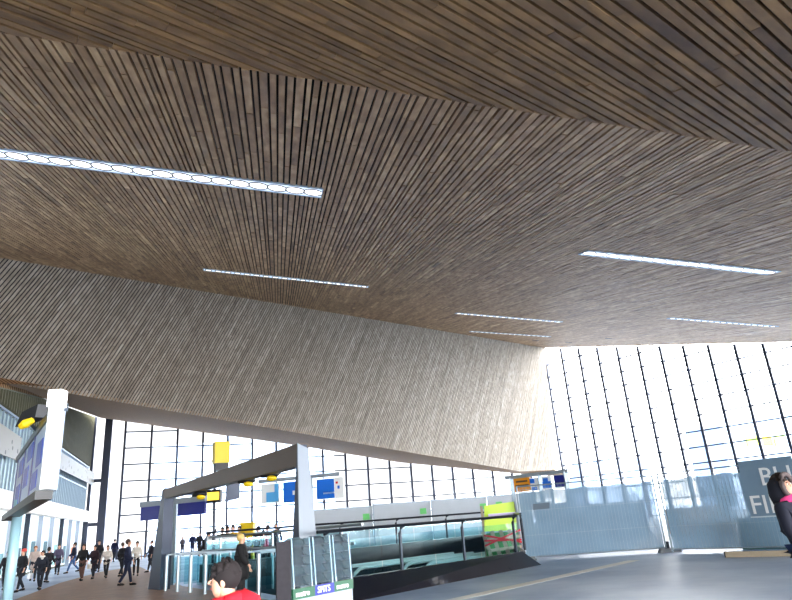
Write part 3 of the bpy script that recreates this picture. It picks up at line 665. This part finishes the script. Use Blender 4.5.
# dark green screen behind the lower part of that fence
a, b = onpl(742, 545, g0-fn*1.0, fn), onpl(800, 545, g0-fn*1.0, fn); a.z = b.z = 0
tag(MB().slab([a, b, b+V((0, 0, 1.0)), a+V((0, 0, .9))], -fn*.4).build('planter_box', mat('dark_green_box', (44, 92, 78), .7, 0, .3, 3), base=a), 'dark green box standing behind the right mesh fence below the banner', 'box')
# grey site cabins seen dimly through the mesh
for (x0, x1, Y, h_, lb) in ((545, 575, 34, 1.9, 'low grey box behind the left mesh fence, left one'), (580, 650, 38, 1.7, 'long low grey box behind the left mesh fence'), (680, 735, 33, 1.2, 'low beige box behind the right mesh fence')):
    a, b = at(x0, 530, Y), at(x1, 530, Y); a.z = b.z = 0
    tag(MB().slab([a, b, b+V((0, 1.5, 0)), a+V((0, 1.5, 0))], (0, 0, h_)).build('storage_box', mat('box_paint', (150, 162, 176) if Y > 33.5 else (196, 172, 150), .8), base=a), lb, 'box')

# ---------------------------------------------------------------- outside, beyond the glass
def winmat(name, a, b, sc):
    m = bpy.data.materials.new(name); m.use_nodes = True; nt = m.node_tree; t = nt.nodes.new('ShaderNodeTexBrick'); t.offset = 0; t.inputs['Scale'].default_value = sc
    t.inputs['Color1'].default_value = lin(a); t.inputs['Color2'].default_value = lin(a); t.inputs['Mortar'].default_value = lin(b); t.inputs['Mortar Size'].default_value = .03
    c = nt.nodes.new('ShaderNodeTexCoord'); mp = nt.nodes.new('ShaderNodeMapping'); mp.inputs['Rotation'].default_value = (pi/2, 0, 0)
    nt.links.new(c.outputs['Object'], mp.inputs['Vector']); nt.links.new(mp.outputs['Vector'], t.inputs['Vector']); nt.links.new(t.outputs['Color'], nt.nodes['Principled BSDF'].inputs['Base Color']); return m
wm = winmat('distant_facade', (205, 220, 235), (170, 190, 215), .35)
for x0, x1, Y, h_, lb in ((150, 215, 150, 22, 'pale office block outside, behind the left part of the glazing'), (225, 330, 170, 30, 'pale stepped office block outside, behind the portal'), (590, 660, 160, 12, 'low pale building outside, behind the left mesh fence'), (745, 830, 110, 14, 'pale building outside at the far right with a yellow sign')):
    a, b = at(x0, 530, Y), at(x1, 520, Y); a.z = b.z = 0
    T = Thing('building', a, lb, 'building')
    T.part('block', MB().slab([a, b, b+V((0, 14, 0)), a+V((0, 14, 0))], (0, 0, h_)), wm)
    T.part('roof_edge', MB().bar(a+V((-.3, -.2, h_+.2)), b+V((.3, -.2, h_+.2)), .5, .5), M['pale'])
    if Y == 110:
        for k, x in enumerate((752, 766, 780)):
            c = at(x, 441, 109.4); T.part('yellow_sign', MB().box(c, (1.9, .3, 1.6)), M['yellow' if k == 1 else 'lime'])

# ---------------------------------------------------------------- people
def skinmesh(verts, edges, rad, sub=1):
    me = bpy.data.meshes.new('sk'); me.from_pydata(verts, edges, []); o = bpy.data.objects.new('sk', me); COL.objects.link(o)
    sm = o.modifiers.new('s', 'SKIN'); ss = o.modifiers.new('u', 'SUBSURF'); ss.levels = sub; ss.render_levels = sub
    sv = me.skin_vertices[0].data if me.skin_vertices else None
    if sv is None:
        bm = bmesh.new(); bm.from_mesh(me); bm.verts.layers.skin.verify(); bm.to_mesh(me); bm.free(); sv = me.skin_vertices[0].data
    for i, r in enumerate(rad):
        sv[i].radius = (r, r) if not isinstance(r, tuple) else r; sv[i].use_root = (i == 0)
    bpy.context.view_layer.update(); me2 = bpy.data.meshes.new_from_object(o.evaluated_get(bpy.context.evaluated_depsgraph_get()))
    bpy.data.objects.remove(o); 
    for p in me2.polygons: p.use_smooth = True
    return me2
def part_mesh(name, me, m, parent):
    me.materials.clear(); me.materials.append(m); o = bpy.data.objects.new(name, me); COL.objects.link(o); o.parent = parent; return o
class Sk:
    def __init__(s): s.v = []; s.e = []; s.r = []
    def add(s, p, r, par=None):
        s.v.append(tuple(p)); s.r.append(r); i = len(s.v)-1
        if par is not None: s.e.append((par, i))
        return i
def person(loc, yaw, h, label, coat=(30, 30, 40), legs=(25, 28, 40), hair=(40, 28, 20), coatlen=.5, stride=.5, arms=(.15, -.15), raise_hand=0, longhair=False, bag=None, hood=None, scarf=None, hat=None, lean=0.0, group=None, sub=1, face=False, skirt=False, elbow=.35, bulk=1.13, tilt=0):
    """local frame: faces -Y, stands at z=0"""
    root = tag(empty('person', loc, yaw), label, 'person', group); k = h/1.75; root.rotation_euler = Matrix.Rotation(yaw, 3, 'Z').to_euler() if not tilt else (Matrix.Rotation(tilt, 3, 'Y') @ Matrix.Rotation(yaw, 3, 'Z')).to_euler()
    def P_(x, y, z): return V((x*k, (y-lean*max(0, z-.9))*k, z*k))
    def legpts(sg):
        f = sg*stride; hip = P_(sg*.095, 0, .92); kn = P_(sg*.1, -.16*f-.05*abs(f), .5); an = P_(sg*.1, -.34*f+(.1 if f < 0 else 0), .085+(.06*abs(f) if f < 0 else 0)); toe = an+V((0, -.16*k, -.045*k)); return hip, kn, an, toe
    def armpts(sg, a, up):
        sh = P_(sg*.19, 0, 1.43)
        if up: return sh, P_(sg*.27, -.14, 1.2), P_(sg*.14, -.27, 1.42), P_(sg*.09, -.26, 1.5)
        el = P_(sg*.25, -.3*a, 1.14); wr = P_(sg*.26, -.55*a-.06-elbow*.25, .92+elbow*.12); pa = wr+V((0, -.02*k, -.07*k)); return sh, el, wr, pa
    # body: one surface, pelvis first
    b = Sk(); pe = b.add(P_(0, 0, .95), (.13*k, .1*k)); wa = b.add(P_(0, 0, 1.1), (.115*k, .085*k), pe); ch = b.add(P_(0, 0, 1.32), (.13*k, .09*k), wa)
    nk = b.add(P_(0, .0, 1.5), .05*k, ch); j = b.add(P_(0, -.015, 1.58), .065*k, nk); sk = b.add(P_(0, -.005, 1.655), (.075*k, .095*k), j); b.add(P_(0, .0, 1.70), (.055*k, .07*k), sk)
    for sg in (-1, 1):
        hip, kn, an, toe = legpts(sg); i = b.add(hip, .085*k, pe); i = b.add(kn, .055*k, i); i = b.add(an, .036*k, i); b.add(toe, .03*k, i)
        sh, el, wr, pa = armpts(sg, arms[(sg+1)//2], raise_hand == sg); i = b.add(sh, .05*k, ch); i = b.add(el, .038*k, i); w = b.add(wr, .026*k, i); pm = b.add(pa, (.036*k, .018*k), w)
        dr = (pa-wr).normalized(); sd = V((0, 1, 0)) if abs(dr.z) > .5 else V((0, 0, 1))
        for q, fl_ in ((-.03, .06), (-.01, .075), (.01, .07), (.03, .055)):
            i = b.add(pa+dr*.045*k+sd*q*k, .0085*k, pm); b.add(pa+dr*(.045+fl_*.9)*k+sd*q*k*1.1-V((sg*.02*k, 0, 0)), .0075*k, i)
        b.add(wr+dr*.03*k+sd*-.045*k, .01*k, w)
    part_mesh('body', skinmesh(b.v, b.e, b.r, sub), M['skin'], root)
    # legs wear
    t = Sk(); pe = t.add(P_(0, 0, .96), (.15*k, .12*k))
    for sg in (-1, 1):
        hip, kn, an, toe = legpts(sg); i = t.add(hip, .1*k, pe); i = t.add(kn, .072*k, i); t.add(an+V((0, 0, .02*k)), .058*k, i)
    part_mesh('trousers', skinmesh(t.v, t.e, t.r, sub), cloth(legs), root)
    for sg in (-1, 1):
        hip, kn, an, toe = legpts(sg); MB().tube([an+V((0, .05*k, -.03*k)), an+V((0, -.03*k, -.03*k)), toe+V((0, 0, .0)), toe+V((0, -.05*k, -.01*k))], [.045*k, .052*k, .042*k, .025*k], 10).build('shoe', cloth((22, 20, 22)), root, smooth=True)
    # coat
    c = Sk(); pe = c.add(P_(0, 0, 1.02), (.155*k, .12*k)); wa = c.add(P_(0, 0, 1.16), (.145*k, .115*k), pe); ch = c.add(P_(0, 0, 1.34), (.165*k, .12*k), wa); c.add(P_(0, .005, 1.47), .085*k, ch)
    hem = 1.0-coatlen
    n_ = pe
    for q in (1, 2): n_ = c.add(P_(0, .0, 1.02-(1.02-hem-.05)*q/2), ((.16+.02*q)*k, (.135+.02*q)*k), n_)
    for sg in (-1, 1):
        sh, el, wr, pa = armpts(sg, arms[(sg+1)//2], raise_hand == sg); i = c.add(sh, .075*k, ch); i = c.add(el, .062*k, i); c.add(wr-(pa-wr)*.2, .05*k, i)
    part_mesh('coat', skinmesh(c.v, c.e, [tuple(q*bulk for q in r) if isinstance(r, tuple) else r*bulk for r in c.r], sub), cloth(coat), root)
    hc = P_(0, .015, 1.675)
    if hood:
        o = MB(); pts = [P_(0, .06, 1.44), P_(0, .07, 1.56), P_(0, .045, 1.68), P_(0, .01, 1.77)]; o.tube(pts, [.12*k, .135*k, .135*k, .07*k], 14); o.build('hood', cloth(hood), root, smooth=True)
        o = MB(); ring_ = [hc+V((.105*k*cos(a*pi/8), -.08*k, .13*k*sin(a*pi/8)-.01*k)) for a in range(17)]; o.tube(ring_, .028*k, 8); o.build('hood_trim', cloth((96, 84, 84)), root, smooth=True)
    hb = MB().ball(hc+V((0, .018*k, .018*k)), .108*k, 12, 0, (.86, 1.0, 1.05)); 
    if longhair: hb.tube([hc+V((0, .05*k, .02*k)), hc+V((0, .075*k, -.1*k)), hc+V((0, .085*k, -.24*k))], [.09*k, .1*k, .06*k], 12)
    if face:
        for q in range(46):
            a_, e_ = random.uniform(0, 2*pi), random.uniform(.15, 1.5); u_ = V((sin(e_)*cos(a_)*.86, sin(e_)*sin(a_), cos(e_)*1.05))*.104*k; c_ = hc+V((0, .018*k, .018*k))+u_
            hb.tube([c_-u_*.25, c_+u_*.06+V((0, -.012*k, 0)), c_+V((0, -.03*k, -.035*k))], [.026*k, .022*k, .006*k], 6)
    hm = hb.build('hair', cloth(hair), root, smooth=True)
    if hat: MB().ball(hc+V((0, .01*k, .05*k)), .118*k, 12, 0, (.9, 1.02, .8)).build('hat', cloth(hat), root, smooth=True)
    # face
    f = P_(0, -.09, 1.655); MB().ball(P_(0, -.045, 1.63), .078*k, 12, 0, (.86, .72, 1.2)).tube([f+V((0, .0, .03*k)), f+V((0, -.018*k, -.012*k)), f+V((0, .0, -.022*k))], [.008*k, .015*k, .008*k], 6).build('face', M['skin'], root, smooth=True)
    for sg in (-1, 1):
        if face:
            MB().ball(f+V((sg*.032*k, .0, .018*k)), .0105*k, 8, 0, (1.3, .7, .8)).build('eye', cloth((240, 240, 240)), root, smooth=True)
            MB().ball(f+V((sg*.032*k, -.006*k, .018*k)), .0062*k, 6).build('iris', cloth((40, 28, 20)), root, smooth=True)
            MB().tube([f+V((sg*.016*k, -.004*k, .04*k)), f+V((sg*.034*k, -.006*k, .045*k)), f+V((sg*.05*k, .006*k, .038*k))], .004*k, 5).build('eyebrow', cloth((40, 28, 20)), root)
        MB().ball(P_(sg*.078, .0, 1.645), .024*k, 8, 0, (.4, .8, 1.3)).build('ear', M['skin'], root, smooth=True)
    if face: MB().tube([f+V((-.026*k, .01*k, -.05*k)), f+V((0, -.006*k, -.047*k)), f+V((.026*k, .01*k, -.05*k))], .0065*k, 6).build('mouth', cloth((176, 86, 86)), root, smooth=True)
    if scarf: MB().tube([P_(.09*cos(a*pi/6), .085*sin(a*pi/6)-.01, 1.50+.015*sin(a)) for a in range(13)], .045*k, 8).ball(P_(.03, -.1, 1.46), .07*k, 10, 0, (1, .8, 1.3)).build('scarf', cloth(scarf), root, smooth=True)
    if bag:
        col, sg = bag; w = armpts(sg, arms[(sg+1)//2], False)[3]
        bb = empty('handbag', (0, 0, 0)); bpy.data.objects.remove(bb)
        bx = w+V((sg*.13*k, -.02*k, -.22*k)); mz = Matrix.Rotation(yaw, 3, 'Z'); B = V(loc)+mz@bx
        T = Thing('handbag', B, 'handbag held by the '+label[:1].lower()+label[1:], 'handbag'); T.o.rotation_euler.z = yaw
        MB().box((0, 0, 0), (.12, .3, .2)).build('bag_body', cloth(col), T.o); MB().tube([(0, -.1, .1), (0, -.07, .22), (0, .07, .22), (0, .1, .1)], .012, 6).build('bag_handle', cloth(col), T.o)
    return root
def pp_(fx, fy, hx, hy, yaw, label, Y=None, hmin=1.5, hmax=1.93, **kw):
    g = G(fx, fy) if Y is None else at(fx, fy, Y); g.z = 0; h = max(hmin, min(hmax, at(hx, hy, g.y).z)); return person(g, yaw, h, label, **kw)
WG = 'passers-by at the left'; CG = 'crowd behind the portal'
pp_(4, 591, 5, 552, .3, 'person in dark clothes half hidden by the sign pole at the far left', coat=(24, 26, 34))
pp_(19, 592, 23, 550, -.4, 'person with a red hat and long black coat just right of the sign pole', coat=(18, 20, 26), hat=(210, 70, 60), coatlen=.45)
pp_(39, 590, 40, 553, .2, 'person in a dark coat with a white scarf and white bag', coat=(30, 34, 48), scarf=(235, 230, 225), bag=((238, 238, 240), -1), coatlen=.4)
pp_(46, 583, 46, 548, pi, 'person in dark clothes walking away behind the white scarf', coat=(28, 26, 34), stride=.7)
pp_(33, 573, 32, 547, .5, 'distant person with fair hair and a pale coat near the shopfront', coat=(190, 170, 160), hair=(150, 90, 50), Y=36)
pp_(57.5, 566, 59, 545, .4, 'small distant person in violet grey by the shopfront', coat=(92, 84, 108), stride=.6, hmin=1.6, Y=42)
pp_(72, 573, 73, 543, -.9, 'person in a navy jacket and blue jeans walking right', coat=(22, 26, 52), legs=(60, 92, 140), stride=.9, coatlen=.15, hmax=1.8)
pp_(81, 581, 82, 545, .1, 'long haired person in a black coat with a cream handbag', coat=(20, 18, 22), legs=(92, 62, 54), hair=(60, 40, 26), longhair=True, bag=((215, 205, 190), 1), coatlen=.4)
pp_(92.5, 579, 93, 546, 0, 'person in a dark burgundy coat beside the cream handbag', coat=(44, 20, 32), coatlen=.42, hair=(30, 22, 24))
pp_(97, 572, 94, 541, .3, 'tall person in black just behind the burgundy coat', coat=(20, 20, 30), hmax=1.85)
pp_(105.5, 578, 107.5, 546, .2, 'long haired person in a cream coat with a dark handbag', coat=(214, 204, 196), legs=(24, 22, 28), hair=(36, 26, 24), longhair=True, bag=((30, 26, 36), -1), coatlen=.35, stride=.8)
pp_(113.5, 562, 115, 538, pi, 'distant person in navy in front of the glazing', coat=(20, 24, 60), coatlen=.3)
pp_(121, 577, 124, 543, 2.8, 'person in a black jacket behind the tall person in navy', coat=(20, 20, 26), coatlen=.2, hair=(90, 70, 60))
pp_(126, 586, 130, 540, 1.9, 'tallest person of the left group, in navy jacket and trousers', coat=(26, 32, 62), legs=(20, 26, 56), coatlen=.12, hair=(70, 50, 40))
pp_(135.5, 576, 136.7, 542, .4, 'person in a white top and black skirt next to the portal leg', coat=(224, 214, 204), legs=(22, 20, 26), coatlen=.05, hair=(30, 24, 26))
pp_(150, 572, 151, 541, -.8, 'person half hidden behind the left portal leg', coat=(40, 40, 52))
pp_(182, 556, 181.5, 537, .3, 'long haired person in grey seen between the gantry post and the gates', coat=(92, 84, 92), longhair=True, hair=(50, 34, 30), group=None)
pp_(192, 556, 192.5, 530, .1, 'broad person in dark blue behind the gates', coat=(30, 40, 84))
pp_(199, 556, 199.5, 530.5, 0, 'person in black right of the dark blue coat, behind the gates', coat=(20, 22, 32))
crowd = [(208, 533, (26, 26, 34), 'person in black at the left end of the white parapet'), (214, 529.5, (16, 18, 24), 'tall dark figure second from the left behind the parapet'), (222, 528, (60, 44, 30), 'person in dark brown behind the middle of the parapet'), (227.5, 527.5, (24, 30, 34), 'person in charcoal next to the yellow jacket'), (232.5, 526.5, (226, 178, 30), 'person in a yellow jacket behind the parapet'), (239, 527, (20, 20, 30), 'dark figure just left of the yellow machine'), (258, 527, (32, 26, 40), 'person in dark purple right of the yellow machine'), (263, 531, (200, 60, 90), 'shorter person in pink right of the yellow machine'), (267.5, 526, (60, 54, 60), 'person in grey at the right end of the crowd')]
for i, (x, y, c, lb) in enumerate(crowd):
    pp_(x, 551, x, y, random.uniform(-.5, .5), lb, Y=29.6+(i%3)*1.0, hmax=2.02, bulk=1.3, coat=c, hair=random.choice([(30, 22, 18), (60, 40, 30), (20, 18, 20)]), coatlen=.3, stride=.2)
pp_(276, 548, 290, 520, .2, 'dark person beside the right leg of the portal, behind the rail', Y=36, coat=(30, 34, 60))
bp = at(241.5, 560, 16.6); bp.z = 0
person(bp, pi*.55, at(242, 535, 16.6).z, 'blonde person in a long black coat standing in the portal opening', coat=(14, 14, 18), legs=(16, 16, 20), hair=(214, 180, 110), coatlen=.5, stride=.15, sub=1, bulk=1.5)
hp = at(809, 520, 8.2); hp.z = 0
person(hp, .45, at(784, 477, 8.2).z, 'person in a dark hooded jacket and pink scarf at the right edge', coat=(20, 24, 42), legs=(30, 50, 90), hair=(40, 26, 22), coatlen=.2, hood=(18, 20, 34), scarf=(235, 70, 140), face=True, sub=2, stride=.4, tilt=-.12)
LN = .42
rp_ = at(225, 570, 4.2); zt2 = rp_.z; kk = (zt2+.02)/1.75; rp_.z = 0; rp_ += V((.8*LN*kk, -.05, 0))
rr = person(rp_, -pi*.46, zt2+.02, 'dark haired person in a red collared navy jacket in the foreground', coat=(18, 20, 34), legs=(24, 26, 40), hair=(26, 18, 20), coatlen=.15, lean=LN, face=True, sub=2, stride=.8, longhair=False)
lp = lambda x, y, z: V((x*kk, (y-LN*(z-.9))*kk, z*kk))
MB().tube([lp(.115*cos(a*pi/7), .10*sin(a*pi/7)-.03, 1.51+.02*sin(a*pi/7)) for a in range(15)], .055*kk, 10).tube([lp(0, .03, 1.52), lp(0, .08, 1.45), lp(0, .10, 1.36)], [.1*kk, .13*kk, .09*kk], 12).tube([lp(-.17, .0, 1.44), lp(0, .04, 1.47), lp(.17, .0, 1.44)], [.06*kk, .1*kk, .06*kk], 12).build('collar', cloth((215, 22, 44)), rr, smooth=True)

# ---------------------------------------------------------------- light
w = bpy.data.worlds.new('sky'); S.world = w; w.use_nodes = True; nt = w.node_tree; bg = nt.nodes['Background']; L = nt.links
SUN = ray(700, 375).normalized()
tc = nt.nodes.new('ShaderNodeTexCoord'); dp = nt.nodes.new('ShaderNodeVectorMath'); dp.operation = 'DOT_PRODUCT'; dp.inputs[1].default_value = SUN
nm = nt.nodes.new('ShaderNodeVectorMath'); nm.operation = 'NORMALIZE'; L.new(tc.outputs['Generated'], nm.inputs[0]); L.new(nm.outputs[0], dp.inputs[0])
mr = nt.nodes.new('ShaderNodeMapRange'); mr.inputs['From Min'].default_value = .2; mr.inputs['From Max'].default_value = 1; mr.inputs['To Min'].default_value = 0; mr.inputs['To Max'].default_value = 1
L.new(dp.outputs['Value'], mr.inputs['Value']); pw = nt.nodes.new('ShaderNodeMath'); pw.operation = 'POWER'; pw.inputs[1].default_value = 6; L.new(mr.outputs[0], pw.inputs[0])
def lobe(d, lo, p, amp, prev):
    v = nt.nodes.new('ShaderNodeVectorMath'); v.operation = 'DOT_PRODUCT'; v.inputs[1].default_value = V(d).normalized(); L.new(nm.outputs[0], v.inputs[0])
    r = nt.nodes.new('ShaderNodeMapRange'); r.inputs['From Min'].default_value = lo; r.inputs['From Max'].default_value = 1; L.new(v.outputs['Value'], r.inputs['Value'])
    q = nt.nodes.new('ShaderNodeMath'); q.operation = 'POWER'; q.inputs[1].default_value = p; L.new(r.outputs[0], q.inputs[0])
    a_ = nt.nodes.new('ShaderNodeMath'); a_.operation = 'MULTIPLY_ADD'; a_.inputs[1].default_value = amp; L.new(q.outputs[0], a_.inputs[0])
    if isinstance(prev, float): a_.inputs[2].default_value = prev
    else: L.new(prev.outputs[0], a_.inputs[2])
    return a_
m1 = lobe(SUN, .75, 5, 3.0, 1.0)            # glare of the sun low in front on the right
m1 = lobe(SUN, .86, 3, 3.0, m1)
m2 = lobe((.93, -.35, .22), -.1, 2.2, 17.0, m1)  # added fill glow behind and right of the viewer, brightens the hall
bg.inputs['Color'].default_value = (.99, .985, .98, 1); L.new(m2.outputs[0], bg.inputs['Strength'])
S.view_settings.view_transform = 'Standard'; S.view_settings.look = 'None'; S.view_settings.gamma = 1; S.view_settings.use_curve_mapping = False
S.view_settings.exposure = 1.3
